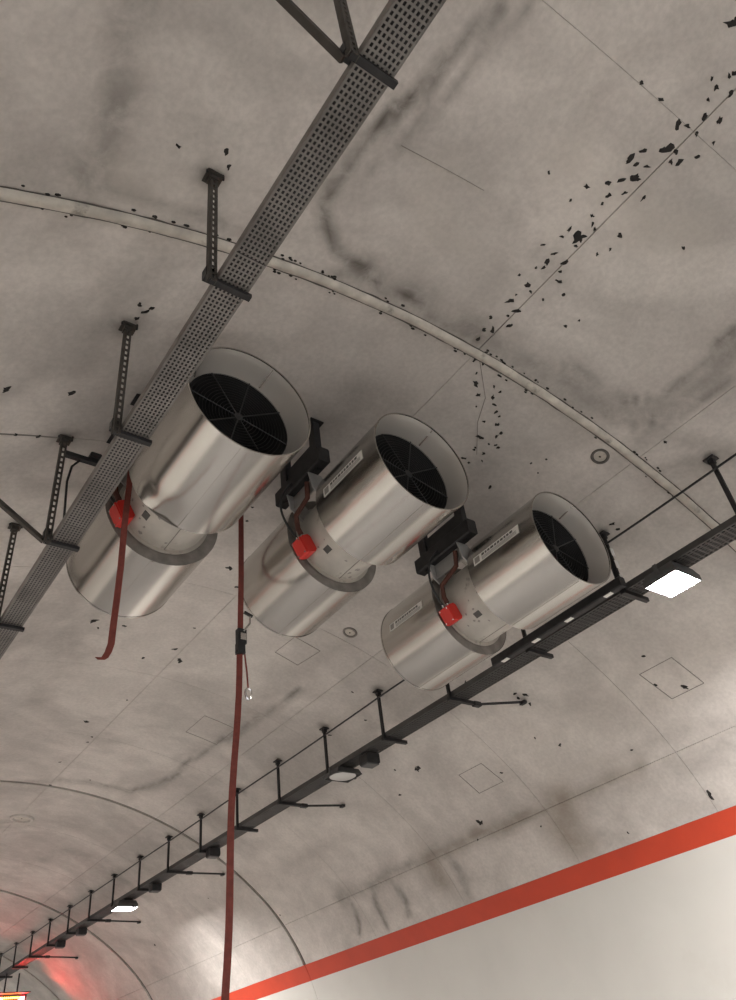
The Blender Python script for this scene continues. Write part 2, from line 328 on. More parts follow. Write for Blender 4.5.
def seg_dist(P, a, b):
    a = np.array(a); b = np.array(b); d = b - a; t = np.clip(((P - a) @ d) / max(d @ d, 1e-9), 0, 1)
    return np.linalg.norm(P - (a + t[:, None] * d), axis=1)
HANG_R = [2.187 + 1.251 * k for k in range(0, 19)]
HANG_L = [0.94 + 1.262 * k for k in range(0, 5)]
SMUDGE = [(s_of_x(5.84), y) for y in HANG_R] + [(s_of_x(1.06), y) for y in HANG_L]
BROWN = [([(5.22, 6.43), (5.46, 6.56), (5.72, 6.6)], .25, .55), ([(5.26, 5.22), (5.22, 6.43), (5.24, 7.53), (5.21, 8.98)], .08, .4), ([(5.25, 9.02), (5.55, 9.08)], .2, .4)]
def paint(me, sy, dark=0.0):
    P = np.array(sy)
    nz = np.array([noise.noise((p[0] * 1.7, p[1] * 1.7, 3.1)) for p in sy]); n2 = np.array([noise.noise((p[0] * 4.1, p[1] * 4.1, 9.7)) for p in sy])
    Q = P + np.stack([nz * 0.09 + n2 * 0.03, n2 * 0.05 - nz * 0.06], 1)
    out = np.zeros((len(P), 3))
    for k, table in enumerate((STAINS, PALES, BROWN)):
        for line, w, st in table:
            d = np.full(len(P), 99.0)
            for a, b in zip(line[:-1], line[1:]): d = np.minimum(d, seg_dist(Q, a, b))
            g = st * (1.3 if k == 0 and w < 0.08 else 0.85) * np.exp(-(d / w) ** 2) * (1 + 0.5 * n2)
            out[:, k] = np.maximum(out[:, k], g)
    for sx, y in SMUDGE:
        d = np.hypot(Q[:, 0] - sx, Q[:, 1] - y); out[:, 0] = np.maximum(out[:, 0], 0.75 * np.exp(-(d / 0.09) ** 2))
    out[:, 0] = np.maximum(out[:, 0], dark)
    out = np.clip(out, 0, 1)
    at = me.attributes.new('stain', 'FLOAT_COLOR', 'POINT')
    at.data.foreach_set('color', np.c_[out, np.ones(len(P))].ravel().astype(np.float32))

RING1, RING2, RING3 = 2.632, 13.13, 23.63
YC = [(YBACK, 'major'), (-7.87, 'major'), (-3.7, ''), (-1.6, ''), (0.50, ''), (RING1, 'major'), (4.72, ''), (6.72, ''), (8.88, ''), (11.0, ''),
      (RING2, 'major'), (15.1, ''), (17.1, ''), (19.15, 'dark'), (21.4, ''), (RING3, 'major'), (25.7, ''), (28, ''), (34.1, 'major'), (YEND, 'major')]
SC = [-S_RED0, -5.26, 0.41, 2.305, 5.26, S_RED0]
def s_of(x, z):
    d = abs(x - XC); an = math.atan2(d, z - ZC)
    a = an * R1 if an < TH else STH + (math.atan2(d - S2[0], z - S2[1]) - TH) * R2
    return math.copysign(a, x - XC)
for (ya, ka), (yb, kb) in zip(YC[:-1], YC[1:]):
    G = {'major': 0.04, 'dark': 0.06, '': 0.0025}; ga = G[ka]; gb = G[kb]
    if ya == 0.50: ga = 0.0012
    if yb == 0.50: gb = 0.0012
    if ya == RING1: ga = 0.02
    if yb == RING1: gb = 0.02
    if ya in (RING3, ) or yb in (RING3, ): pass
    for sa, sb in zip(SC[:-1], SC[1:]):
        near = -2 < ya < 13.0 and sb > -3.9
        st = 0.07 if near else (0.14 if ya < 23 and sb > -2 and ya > 0 else 0.5)
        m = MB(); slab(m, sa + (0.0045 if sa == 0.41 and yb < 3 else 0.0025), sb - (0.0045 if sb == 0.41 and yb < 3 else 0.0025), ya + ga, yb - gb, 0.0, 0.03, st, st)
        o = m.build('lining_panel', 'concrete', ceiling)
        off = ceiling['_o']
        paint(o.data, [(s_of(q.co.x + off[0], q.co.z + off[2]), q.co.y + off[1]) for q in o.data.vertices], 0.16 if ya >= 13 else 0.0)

# the mortar bead over the near block joint
m = MB(); vs = []; fs = []
n = 150; K = 7
for i in range(n + 1):
    s = -5.2 + 9.9 * i / n; wob = 0.008 * noise.noise((s * 2.3, 0, 0)) ; wd = 0.040 + 0.006 * noise.noise((s * 5, 4, 0))
    for k in range(K):
        t = PI * k / (K - 1)
        vs.append(ceil_pt(s, RING1 + wob + wd * math.cos(t), 0.032 * math.sin(t) - 0.002))
for i in range(n):
    for k in range(K - 1): fs.append((i * K + k, i * K + k + 1, (i + 1) * K + k + 1, (i + 1) * K + k))
m.add(vs, fs, True); m.build('joint_bead', 'bead', ceiling)
for g in (-1, 1):      # dark crumbly gap either side of the bead
    m = MB(); vs = []; fs = []; n = 220
    for i in range(n + 1):
        s = -5.2 + 9.9 * i / n; wd = 0.004 + 0.008 * max(0, noise.noise((s * 7, g * 5, 0)) + 0.1)
        for dy, ins in ((0.036, 0.002), (0.044 + wd, 0.004)): vs.append(ceil_pt(s, RING1 + g * dy, ins))
    for i in range(n): fs.append((2 * i, 2 * i + 1, 2 * i + 3, 2 * i + 2))
    m.add(vs, fs); m.build('joint_edge', 'joint', ceiling)

# faint shuttering lines and inspection-window imprints
def hair(pts, w=0.008, name='shutter_line'):
    m = MB()
    for a, b in zip(pts[:-1], pts[1:]):
        k = max(1, int(abs(b[0] - a[0]) / 0.25)); q = [ceil_pt(a[0] + (b[0] - a[0]) * i / k, a[1] + (b[1] - a[1]) * i / k, 0.0015) for i in range(k + 1)]
        for p, r in zip(q[:-1], q[1:]): m.bar(p, r, w, 0.004, up=(p - Vector((XC, p.y, 0))))
    return m.build(name, 'hairline', ceiling)
hair([(-1.2, 1.55), (-0.5, 1.53)], 0.002)
hair([(0.50, 2.68), (0.80, 2.95), (0.93, 3.2), (1.18, 3.5)], 0.006)
hair([(-2.7, 4.70), (-2.1, 4.73)], 0.012)
for q in ([(4.31, 4.40), (4.31, 3.975), (4.72, 3.91), (4.72, 4.32)], [(4.36, 7.46), (4.36, 7.02), (4.71, 6.96), (4.71, 7.42)], [(1.37, 7.50), (1.39, 7.06), (1.78, 7.10), (1.73, 7.55)], [(1.4, 10.1), (1.4, 9.5), (1.9, 9.5), (1.9, 10.1)]):
    hair(q + [q[0]], 0.006, 'window_imprint')

# soot flakes and drips: far too many to count
m = MB()
for s, y, k in FLAKES:
    for q in range(1 if k < 1.5 else 3):
        ss = s + (random.uniform(-.03, .03) if q else 0); yy = y + (random.uniform(-.03, .03) if q else 0)
        r = 0.021 * k ** 0.5 * random.uniform(0.6, 1.3); a0 = random.uniform(0, PI); el = random.uniform(1.0, 1.7)
        nn = 9; ring = []; top = []
        for i in range(nn):
            t = 2 * PI * i / nn; rr = r * random.uniform(0.4, 1.4); u = rr * el * math.cos(t); w = rr / el ** 0.5 * math.sin(t)
            ds = u * math.cos(a0) - w * math.sin(a0); dy = u * math.sin(a0) + w * math.cos(a0)
            ring.append(ceil_pt(ss + ds, yy + dy, -0.002)); top.append(ceil_pt(ss + ds * .7, yy + dy * .7, 0.006))
        m.add(ring + top, [(i, (i + 1) % nn, nn + (i + 1) % nn, nn + i) for i in range(nn)] + [tuple(range(nn, 2 * nn))])
for i in range(90):     # crumbs along the bead
    s = random.uniform(-3.2, 2.9); y = RING1 + random.choice((-1, 1)) * random.uniform(0.045, 0.075); r = random.uniform(0.006, 0.013)
    ring = [ceil_pt(s + r * 1.8 * math.cos(t), y + r * math.sin(t), -0.002) for t in np.linspace(0, 2 * PI, 6)[:-1]]
    top = [ceil_pt(s + r * math.cos(t), y + r * .6 * math.sin(t), 0.007) for t in np.linspace(0, 2 * PI, 6)[:-1]]
    m.add(ring + top, [(i, (i + 1) % 5, 5 + (i + 1) % 5, 5 + i) for i in range(5)] + [(5, 6, 7, 8, 9)])
fl = m.build('soot_flakes', 'soot', ceiling); fl['kind'] = 'stuff'; fl['label'] = 'small black flakes scattered along the ceiling seam'

# painted walls, stripe, road
for g, side in ((1, 'right'), (-1, 'left')):
    a, b = sorted((g * S_RED1, g * S_FLOOR))
    m = MB(); v, f, _, _ = shell(a, b, YBACK, YEND, -0.035, 0.25, 64); m.add(v, f, True)
    w = structure(m.build('wall_' + side, 'joint'), 'smooth white painted lower tunnel wall on the %s' % side)
    ys = [YBACK, -7.87, RING1, RING2, RING3, 34.1, YEND]
    for ya, yb in zip(ys[:-1], ys[1:]):
        m = MB(); slab(m, a, b, ya + 0.004, yb - 0.004, 0.0, 0.03, 0.18, 6); m.build('wall_panel', 'white_paint', w)
    a, b = sorted((g * S_RED0, g * S_RED1))
    m = MB(); v, f, _, _ = shell(a, b, YBACK, YEND, -0.035, 0.1, 64); m.add(v, f, True)
    t = structure(m.build('trim_%d' % (1 if g > 0 else 2), 'joint'), 'orange red painted band along the top of the white wall')
    for ya, yb in zip(ys[:-1], ys[1:]):
        m = MB(); slab(m, a, b, ya + 0.004, yb - 0.004, 0.001, 0.03, 0.09, 6); m.build('stripe_panel', 'red_paint', t)
hw = sec(S_FLOOR)[0] - XC + 0.06
m = MB(); m.box((XC, (YBACK + YEND) / 2, -H - 0.1), (2 * hw, YEND - YBACK, 0.2)); structure(m.build('floor', 'asphalt'), 'asphalt roadway of the tunnel')

# ------------------------------------------------------------------ round plugs in the lining
def plug(s, y, r, label, ring='joint', disc='bead'):
    p = ceil_pt(s, y); nrm = (Vector((XC, y, 0.0)) - p).normalized(); u = Vector((0, 1, 0)); w = nrm.cross(u)
    t = thing('ceiling_plug', p, label, 'plug', 'round plugs in the lining')
    m = MB(); m.tube([p + (u * math.cos(a) + w * math.sin(a)) * r + nrm * 0.006 for a in np.linspace(0, 2 * PI, 29)[:-1]], r * 0.2, 6, True); m.build('rim', ring, t)
    m = MB(); n = 24; vs = [p + nrm * 0.01] + [p + (u * math.cos(2 * PI * i / n) + w * math.sin(2 * PI * i / n)) * r * 0.85 + nrm * 0.004 for i in range(n)]
    m.add(vs, [(0, i + 1, (i + 1) % n + 1) for i in range(n)]); m.build('disc', disc, t)
    m = MB(); m.box(p + nrm * 0.012, (0.012, 0.012, 0.012)); m.build('pin', 'soot', t)
plug(s_of_x(5.199), 2.811, 0.07, 'round ringed plug beside the pale joint bead')
plug(s_of_x(5.001), 6.532, 0.075, 'round ringed plug between the middle and right fans', 'hairline')
plug(s_of_x(3.676), 14.774, 0.17, 'pale round plug beyond the dark block joint, far left', 'concrete')

# ------------------------------------------------------------------ jet fans
def fan(cx, cz, y0, y1, y2, y3, label, stickers, dent=False, R=0.455):
    RC = 0.345
    c = (cx, cz); ym = (y1 + y2) / 2
    t = thing('jet_fan', (cx, ym, cz - R), label, 'fan', 'jet fans under the tunnel crown')
    def skin(ya, yb, dn):
        m = MB(); vs = []; fs = []; n = 96; ny = 22
        for j in range(ny + 1):
            y = ya + (yb - ya) * j / ny
            for k in range(n):
                a = 2 * PI * k / n; r = R
                r += 0.0014 * noise.noise((2 * math.cos(a), y * 1.5, 2 * math.sin(a) + cx))
                if dn:
                    da = (a - math.radians(246)); d = math.hypot(da * R, (y - (yb - 0.02)) * 0.75)
                    r -= 0.026 * max(0, 1 - d / 0.19) ** 1.2
                    da = (a - math.radians(222)); d = math.hypot(da * R, (y - (yb - 0.12)) * 0.9)
                    r -= 0.018 * max(0, 1 - d / 0.10)
                vs.append((cx + r * math.cos(a), y, cz + r * math.sin(a)))
        for j in range(ny):
            for k in range(n): fs.append((j * n + k, j * n + (k + 1) % n, (j + 1) * n + (k + 1) % n, (j + 1) * n + k))
        return m.add(vs, fs, True)
    for ya, yb, near in ((y0, y1, True), (y2, y3, False)):
        sl = skin(ya, yb, dent and near).build('silencer', 'galv', t)
        f0, f1 = (yb, ya) if near else (ya, yb)          # f0: end at the motor casing, f1: open end
        m = MB(); g = 1 if f0 > f1 else -1
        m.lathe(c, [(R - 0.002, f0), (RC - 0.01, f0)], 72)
        m.build('end_plate', 'plate_shaded', sl)
        m = MB(); m.lathe(c, [(R + 0.0025, f1 + g * 0.012), (R + 0.0025, f1 - g * 0.004), (R - 0.008, f1 - g * 0.004), (R - 0.008, f1 + g * 0.006)], 96); m.build('rim', 'galv', sl)
        m = MB(); m.lathe(c, [(R - 0.006, f1), (R - 0.025, f1 + g * 0.05), (R - 0.040, f1 + g * 0.12), (0.393, f1 + g * 0.195)], 96); bl = m.build('bellmouth', 'galv_mouth', t)
        for a in (65, 148, 205, 300):
            m = MB(); a = math.radians(a); d = Vector((math.cos(a), 0, math.sin(a)))
            p = Vector((cx, 0, cz)) + d * (R - 0.010); q = Vector((cx, 0, cz)) + d * 0.398
            m.bar(p + Vector((0, f1 + g * 0.01, 0)), q + Vector((0, f1 + g * 0.17, 0)), 0.012, 0.004, up=(-d.x, 0, -d.z))
            m.build('seam', 'galv', bl)
        m = MB(); m.lathe(c, [(0.395, f1 + g * 0.19), (0.395, f0 - g * 0.004)], 48); m.build('inner_duct', 'black_duct', t)
        m = MB(); yg = f1 + g * 0.188
        for q in range(1, 17): 
            r = 0.391 * q / 16
            m.tube([(cx + r * math.cos(a), yg, cz + r * math.sin(a)) for a in np.linspace(0, 2 * PI, 49)[:-1]], 0.0018, 4, True)
        gr = m.build('guard_grille', 'grille_wire', t)
        for q in range(8):
            a = PI / 8 + q * PI / 4 + 0.15
            m = MB(); m.tube([(cx + 0.02 * math.cos(a), yg - g * 0.004, cz + 0.02 * math.sin(a)), (cx + 0.393 * math.cos(a), yg - g * 0.004, cz + 0.393 * math.sin(a))], 0.0045, 6); m.build('spoke', 'grille_wire', gr)
        m = MB(); m.lathe(c, [(0.0, yg - g * 0.012), (0.032, yg - g * 0.010), (0.036, yg + g * 0.004)], 20); m.build('grille_boss', 'grille_wire', gr)
        m = MB(); m.lathe(c, [(0.001, f0 - g * 0.32), (0.10, f0 - g * 0.29), (0.15, f0 - g * 0.2), (0.15, f0)], 32); m.build('hub', 'black_duct', t)
        m = MB(); a = math.radians(262); m.box((cx + (R + .001) * math.cos(a), (ya + yb) / 2, cz + (R + .001) * math.sin(a)), (0.028, abs(yb - ya) - 0.02, 0.003), (Vector((-math.sin(a), 0, math.cos(a))), Vector((0, 1, 0)), Vector((math.cos(a), 0, math.sin(a))))); m.build('lap_seam', 'galv', sl)
    m = MB(); m.lathe(c, [(RC, y1 - 0.01), (RC, y2 + 0.01)], 80); cs = m.build('motor_casing', 'casing', t)
    for yy in (y1 + 0.012, y2 - 0.012):
        m = MB(); m.lathe(c, [(RC, yy - 0.006), (RC + 0.028, yy - 0.006), (RC + 0.028, yy + 0.006), (RC, yy + 0.006)], 80, True); m.build('flange', 'casing', cs)
    a = math.radians(272); e = Vector((math.cos(a), 0, math.sin(a))); tg = Vector((-math.sin(a), 0, math.cos(a)))
    m = MB(); m.box(Vector((cx, ym, cz)) + e * (RC + .001), (0.006, y2 - y1 - .03, 0.003), (tg, Vector((0, 1, 0)), e)); m.build('weld_line', 'hairline', cs)
    rr = random.Random(int(cx * 100))
    for q in range(11):   # scuffs and splashes on the casing
        a = math.radians(rr.uniform(196, 292)); yy = rr.uniform(y1 + .06, y2 - .05); rad = rr.uniform(.007, .019); nn = 7
        e = Vector((math.cos(a), 0, math.sin(a))); tg = Vector((-math.sin(a), 0, math.cos(a))); p = Vector((cx, yy, cz)) + e * (RC + 0.0005)
        m = MB(); m.add([p + tg * (rad * rr.uniform(.4, 1.4) * math.cos(2 * PI * i / nn)) + Vector((0, rad * rr.uniform(.4, 1.4) * math.sin(2 * PI * i / nn), 0)) for i in range(nn)] + [p + e * 0.002], [(i, (i + 1) % nn, nn) for i in range(nn)]); m.build('scuff', 'sticker_grey', cs)
    # red terminal box on the lower left of the casing
    a = math.radians(207); e = Vector((math.cos(a), 0, math.sin(a))); tg = Vector((-math.sin(a), 0, math.cos(a))); yb = y2 - 0.085
    p = Vector((cx, yb, cz)) + e * (RC + 0.05)
    m = MB(); m.cbox(p, (0.16, 0.13, 0.10), 0.02, (tg, Vector((0, 1, 0)), e)); bx = m.build('terminal_box', 'red_box', t); bx['label'] = 'bright red terminal box'
    m = MB(); m.cbox(p + e * 0.055, (0.148, 0.118, 0.016), 0.006, (tg, Vector((0, 1, 0)), e)); m.build('lid', 'red_box', bx)
    for i in (-1, 1):
        for j in (-1, 1):
            m = MB(); m.box(p + e * 0.065 + tg * (i * .058) + Vector((0, j * .045, 0)), (.012, .012, .006), (tg, Vector((0, 1, 0)), e)); m.build('screw', 'chrome', bx)
    for j in (-1, 1):
        m = MB(); q = p - tg * 0.08 + Vector((0, j * .03, 0)); m.tube([q, q - tg * 0.03], 0.013, 8); m.build('cable_gland', 'chrome', bx)
    m = MB(); q = p - tg * 0.10 + Vector((0, -0.03, 0))
    top = Vector((cx - 0.43, y1 + 0.06, cz + 0.40))
    m.tube([q, q - tg * .06 + e * .0, q - tg * .16 - e * .01 + Vector((0, -.04, 0)), (cx - 0.42, y1 + 0.16, cz + 0.17), (cx - 0.44, y1 + 0.12, cz + 0.30)], 0.022, 8); m.build('conduit', 'rust', t)
    m = MB(); pts = []
    A = p - tg * 0.10 + Vector((0, 0.03, 0)); B = Vector((cx - 0.46, y1 + 0.30, cz + 0.42)); C = Vector((cx - 0.66, y1 + 0.42, cz + 0.22))
    for i in range(15):
        u = i / 14; pts.append(A * (1 - u) ** 2 + C * (2 * u * (1 - u)) + B * u * u)
    m.tube(pts, 0.010, 8); m.build('supply_cable', 'cable', t)
    m = MB(); a2 = math.radians(228); e2 = Vector((math.cos(a2), 0, math.sin(a2))); tg2 = Vector((-math.sin(a2), 0, math.cos(a2))); m.box(Vector((cx, y1 + 0.21, cz)) + e2 * (RC + 0.002), (.055, .07, .004), (tg2, Vector((0, 1, 0)), e2)); m.build('rating_plate', 'sticker_ink', t)
    # suspension: two black beams, rods to the vault, grey saddle plates
    for g in (-1, 1):
        bx_, bz = cx + g * 0.42, cz + 0.40
        m = MB(); m.cbox((bx_, ym, bz + 0.02), (0.11, y2 - y1 + 0.26, 0.15), 0.012); bm_ = m.build('mounting_beam', 'black_steel', t)
        for yy in (y1 - 0.02, y2 + 0.02):
            zt = ceil_z(bx_) + 0.004
            m = MB(); m.cbox((bx_, yy, (bz + 0.09 + zt) / 2), (0.06, 0.09, zt - bz - 0.085), 0.01); m.build('hanger_post', 'black_steel', bm_)
            m = MB(); m.box((bx_, yy, zt - 0.018), (0.13, 0.13, 0.014)); m.build('anchor_plate', 'black_steel', bm_)
            m = MB(); m.box((bx_, yy, bz - 0.062), (0.04, 0.04, 0.03)); m.build('nut', 'black_steel', bm_)
        m = MB(); m.box((bx_, ym, bz + 0.17), (0.02, y2 - y1 - 0.02, 0.16)); m.build('shade_plate', 'black_steel', bm_)  # added black plate standing in for the shade between the posts
        for yy in (y1 + 0.05, y2 - 0.05):
            m = MB(); th = 0.012
            pr = [(bx_ - g * 0.07, bz - 0.055), (bx_ + g * 0.05, bz - 0.055), (bx_ + g * 0.02, bz - 0.20), (cx + g * RC * 0.93, cz + RC * 0.28), (cx + g * RC * 0.72, cz + RC * 0.66)]
            vs = [(x, yy + k * th / 2, z) for k in (-1, 1) for x, z in pr]; n = len(pr)
            m.add(vs, [tuple(range(n)), tuple(range(2 * n - 1, n - 1, -1))] + [(i, (i + 1) % n, n + (i + 1) % n, n + i) for i in range(n)]); m.build('saddle_plate', 'plate_grey', t)
        m = MB(); m.box((cx + g * 0.40, ym, cz + 0.27), (0.012, y2 - y1 - 0.10, 0.14)); m.build('side_plate', 'plate_grey', t)
    # manufacturer's stickers: white strips, print too small to read
    for (ang, ya, yb, w) in stickers:
        a = math.radians(ang); e = Vector((math.cos(a), 0, math.sin(a))); tg = Vector((-math.sin(a), 0, math.cos(a))); Y = Vector((0, 1, 0))
        p = Vector((cx, (ya + yb) / 2, cz)) + e * (R - 0.0005); L = yb - ya
        m = MB(); k = 4; vs = []
        for i in range(k + 1):
            b = a + (i / k - 0.5) * w / R
            for yy in (ya, yb): vs.append((cx + (R + 0.004) * math.cos(b), yy, cz + (R + 0.004) * math.sin(b)))
        m.add(vs, [(2 * i, 2 * i + 1, 2 * i + 3, 2 * i + 2) for i in range(k)]); st = m.build('sticker', 'sticker_white', t); st['label'] = 'white sticker strip with small dark print'
        h = R + 0.006
        def ink(u0, u1, v0, v1, mm):   # u along the fan, v round it
            q = MB(); vv = []
            for b in (v0, v1):
                for u in (u0, u1):
                    an = a + b * w / R; vv.append((cx + h * math.cos(an), yb - u * L, cz + h * math.sin(an)))
            q.add(vv, [(0, 1, 3, 2)]); q.build('print', mm, st)
        ink(.03, .14, -.36, .36, 'sticker_grey')
        x = .19
        for wd in (.06, .04, .05, .07, .045, .05, .06, .04, .05, .06):
            ink(x, x + wd, -.32, -.04, 'sticker_ink'); x += wd + .018
        for v in (.10, .23, .36): ink(.19, .95, v - .035, v + .035, 'sticker_grey')
fan(1.868, 3.83, 3.24, 4.20, 4.65, 5.50, 'left jet fan with dented silencer, partly behind the perforated cable tray', [], True, 0.466)
fan(3.306, 3.83, 3.17, 3.98, 4.42, 5.26, 'middle galvanised jet fan with sticker on its near silencer only', [(180, 3.33, 3.86, 0.085)])
fan(4.82, 3.56, 3.12, 3.92, 4.42, 5.22, 'right jet fan with stickers on both silencers, next to the black tray', [(174, 3.28, 3.84, 0.085), (176, 4.57, 5.07, 0.08)])

# ------------------------------------------------------------------ cable trays
def perforated(mb, x0, x1, y0, y1, zf, cols, pitch, slot, rib):
    """one sheet with real slots: long ribs plus cross webs"""
    W = x1 - x0; cw = (W - rib) / cols
    ny = int((y1 - y0) / pitch)
    def q(xa, xb, ya, yb):
        mb.add([(xa, ya, zf(ya)), (xb, ya, zf(ya)), (xb, yb, zf(yb)), (xa, yb, zf(yb))], [(0, 1, 2, 3)])
    for c in range(cols + 1): q(x0 + c * cw, x0 + c * cw + rib, y0, y1)
    for c in range(cols):
        xa = x0 + c * cw + rib; xb = x0 + (c + 1) * cw; sh = pitch / 2 if c % 2 else 0
        y = y0
        k = 0
        while y < y1:
            e = min(y1, y0 + sh * 0 + k * pitch + (pitch - slot)); q(xa, xb, y, e); k += 1; y = y0 + k * pitch
def tray(name, label, x0, x1, y0, y1, zf, mat_, cols, pitch, slot, rib, side_h, step):
    t = thing(name, ((x0 + x1) / 2, y0, zf(y0)), label, 'cable tray')
    y = y0
    while y < y1 - 1e-6:
        e = min(y1, y + step)
        m = MB(); perforated(m, x0, x1, y + .003, e - .003, zf, cols, pitch, slot, rib); b = m.build('tray_bed', mat_, t)
        for x in (x0, x1):
            m = MB(); g = 1 if x == x0 else -1
            m.bar((x, y, zf(y) + side_h / 2), (x, e, zf(e) + side_h / 2), 0.004, side_h); m.bar((x + g * 0.008, y, zf(y) + side_h), (x + g * 0.008, e, zf(e) + side_h), 0.018, 0.004)
            m.build('side_rail', mat_, t)
        y = e
    return t
ZL = lambda y: 3.375
ZR = lambda y: 3.475 + max(0, min(1, (y - 2) / 18)) * 0.155
tray('cable_tray', 'long perforated grey cable tray running diagonally past the left fan', 1.092, 1.262, -3.0, 11.9, ZL, 'tray_metal', 7, 0.0275, 0.0165, 0.0105, 0.055, 2.5)
tray('cable_tray', 'dark cable tray on posts running past the right fan into the distance', 5.862, 6.10, -3.0, 27, ZR, 'dark_tray', 6, 0.05, 0.032, 0.014, 0.06, 2.5)
for i in range(7):
    x = 1.112 + i * 0.0215; m = MB(); m.tube([(x + 0.002 * noise.noise((y, 2, 0)), y, ZL(y) + 0.016 + 0.002 * noise.noise((y * 2, i, 5))) for y in np.linspace(-2.9, 11.8, 60)], 0.0108, 7)
    tag(m.build('power_cable', 'cable'), 'black power cable lying inside the perforated left tray', 'cable', 'cables in the left tray')
for i in range(5):
    x = 5.885 + i * 0.042; m = MB(); m.tube([(x + 0.006 * noise.noise((y, i, 8)), y, ZR(y) + 0.022 + 0.002 * noise.noise((y * 2, i, 5))) for y in np.linspace(-2.9, 26.9, 80)], 0.017, 7)
    tag(m.build('power_cable', 'cable'), 'black power cable lying inside the dark right tray', 'cable', 'cables in the right tray')

ORD = ['first', 'second', 'third', 'fourth', 'fifth', 'sixth', 'seventh', 'eighth', 'ninth', 'tenth', 'eleventh', 'twelfth', 'thirteenth', 'fourteenth', 'fifteenth', 'sixteenth', 'seventeenth', 'eighteenth', 'nineteenth', 'twentieth', 'twenty-first', 'twenty-second']
def slotted(mb, x, y, z0, z1, w, d):
    """C channel with a slotted face towards -Y: two edge strips and cross webs, two flanges"""
    for g in (-1, 1):
        mb.box((x + g * w * 0.34, y - d / 2, (z0 + z1) / 2), (w * 0.32, 0.003, z1 - z0))
        mb.box((x + g * w / 2, y, (z0 + z1) / 2), (0.004, d, z1 - z0))
    n = int((z1 - z0) / 0.05)
    for i in range(n + 1):
        mb.box((x, y - d / 2, z0 + (z1 - z0) * i / n), (w * 0.40, 0.003, 0.022))
HL = {0.94: 'slotted hanger with two diagonal rods at the top edge of the picture',
      2.202: 'slotted hanger dropping from a rusty plate near the pale joint bead',
      3.464: 'slotted hanger beside the inlet of the left fan',
      4.726: 'slotted hanger with side bracket and box, left of the red terminal box',
      5.988: 'slotted hanger cut by the left edge of the picture'}
for y in HANG_L:
    k = min(HL, key=lambda q: abs(q - y))
    vis = abs(k - y) < 0.02
    if not vis and y > 8.6: continue
    lab = HL[k] if vis else 'slotted tray hanger outside the picture'
    x = 1.062; zt = ceil_z(x)
    t = thing('tray_hanger', (x, y, ZL(y) - 0.045), lab, 'hanger', 'hangers of the left tray')
    m = MB(); slotted(m, x, y, ZL(y) - 0.03, zt, 0.042, 0.036); m.build('channel', 'rail_steel', t)
    m = MB(); m.box((x, y, zt - 0.018), (0.10, 0.09, 0.014), None); m.box((x, y, zt - 0.035), (0.06, 0.055, 0.05)); bp = m.build('base_plate', 'rail_steel', t)
    for g in (-1, 1):
        m = MB(); m.tube([(x + g * .05, y - .03, zt - .035), (x + g * .05, y - .03, zt + .01)], .008, 6); m.build('anchor_bolt', 'black_steel', bp)
    m = MB(); m.box((1.165, y, ZL(y) - 0.0155), (0.235, 0.034, 0.026)); m.build('arm', 'black_steel', t)
    m = MB(); m.box((x - 0.002, y + 0.03, ZL(y) + 0.06), (0.05, 0.05, 0.07)); m.build('clamp', 'black_steel', t)
# diagonal rods of the left tray
for y, ex, lab in ((0.94, 0.26, 'diagonal rod meeting the tray at the top edge of the picture'), (4.735, 0.22, 'diagonal rod entering from the left picture edge towards the tray')):
    m = MB(); a = Vector((1.05, y + .045, ZL(y) + 0.02)); b = Vector((ex, y + 0.05, ceil_z(ex) - 0.02)); m.bar(a, b, 0.036, 0.03)
    t = thing('tray_brace', b, lab, 'brace', 'braces of the left tray'); m.build('rod', 'rail_steel', t)
    m = MB(); m.box(b + Vector((0.03, 0, -.01)), (.10, .1, .02)); m.build('base_plate', 'rail_steel', t)
# side bracket, box and cable loop at the fourth hanger
t = thing('side_bracket', (1.18, 4.735, 4.17), 'dark side bracket with small box near the slotted hanger top', 'bracket')
m = MB(); m.bar((1.085, 4.735, 4.20), (1.33, 4.735, 4.20), 0.04, 0.04); m.build('bracket_arm', 'black_steel', t)
m = MB(); m.cbox((1.31, 4.735, 4.245), (0.09, 0.08, 0.05), 0.01); m.build('junction_box', 'black_steel', t)
m = MB(); m.tube([(1.20, 4.735, 4.175), (1.15, 4.74, 4.10), (1.135, 4.75, 3.95), (1.15, 4.76, 3.75), (1.17, 4.77, 3.45)], 0.009, 8); m.build('cable_loop', 'cable', t)

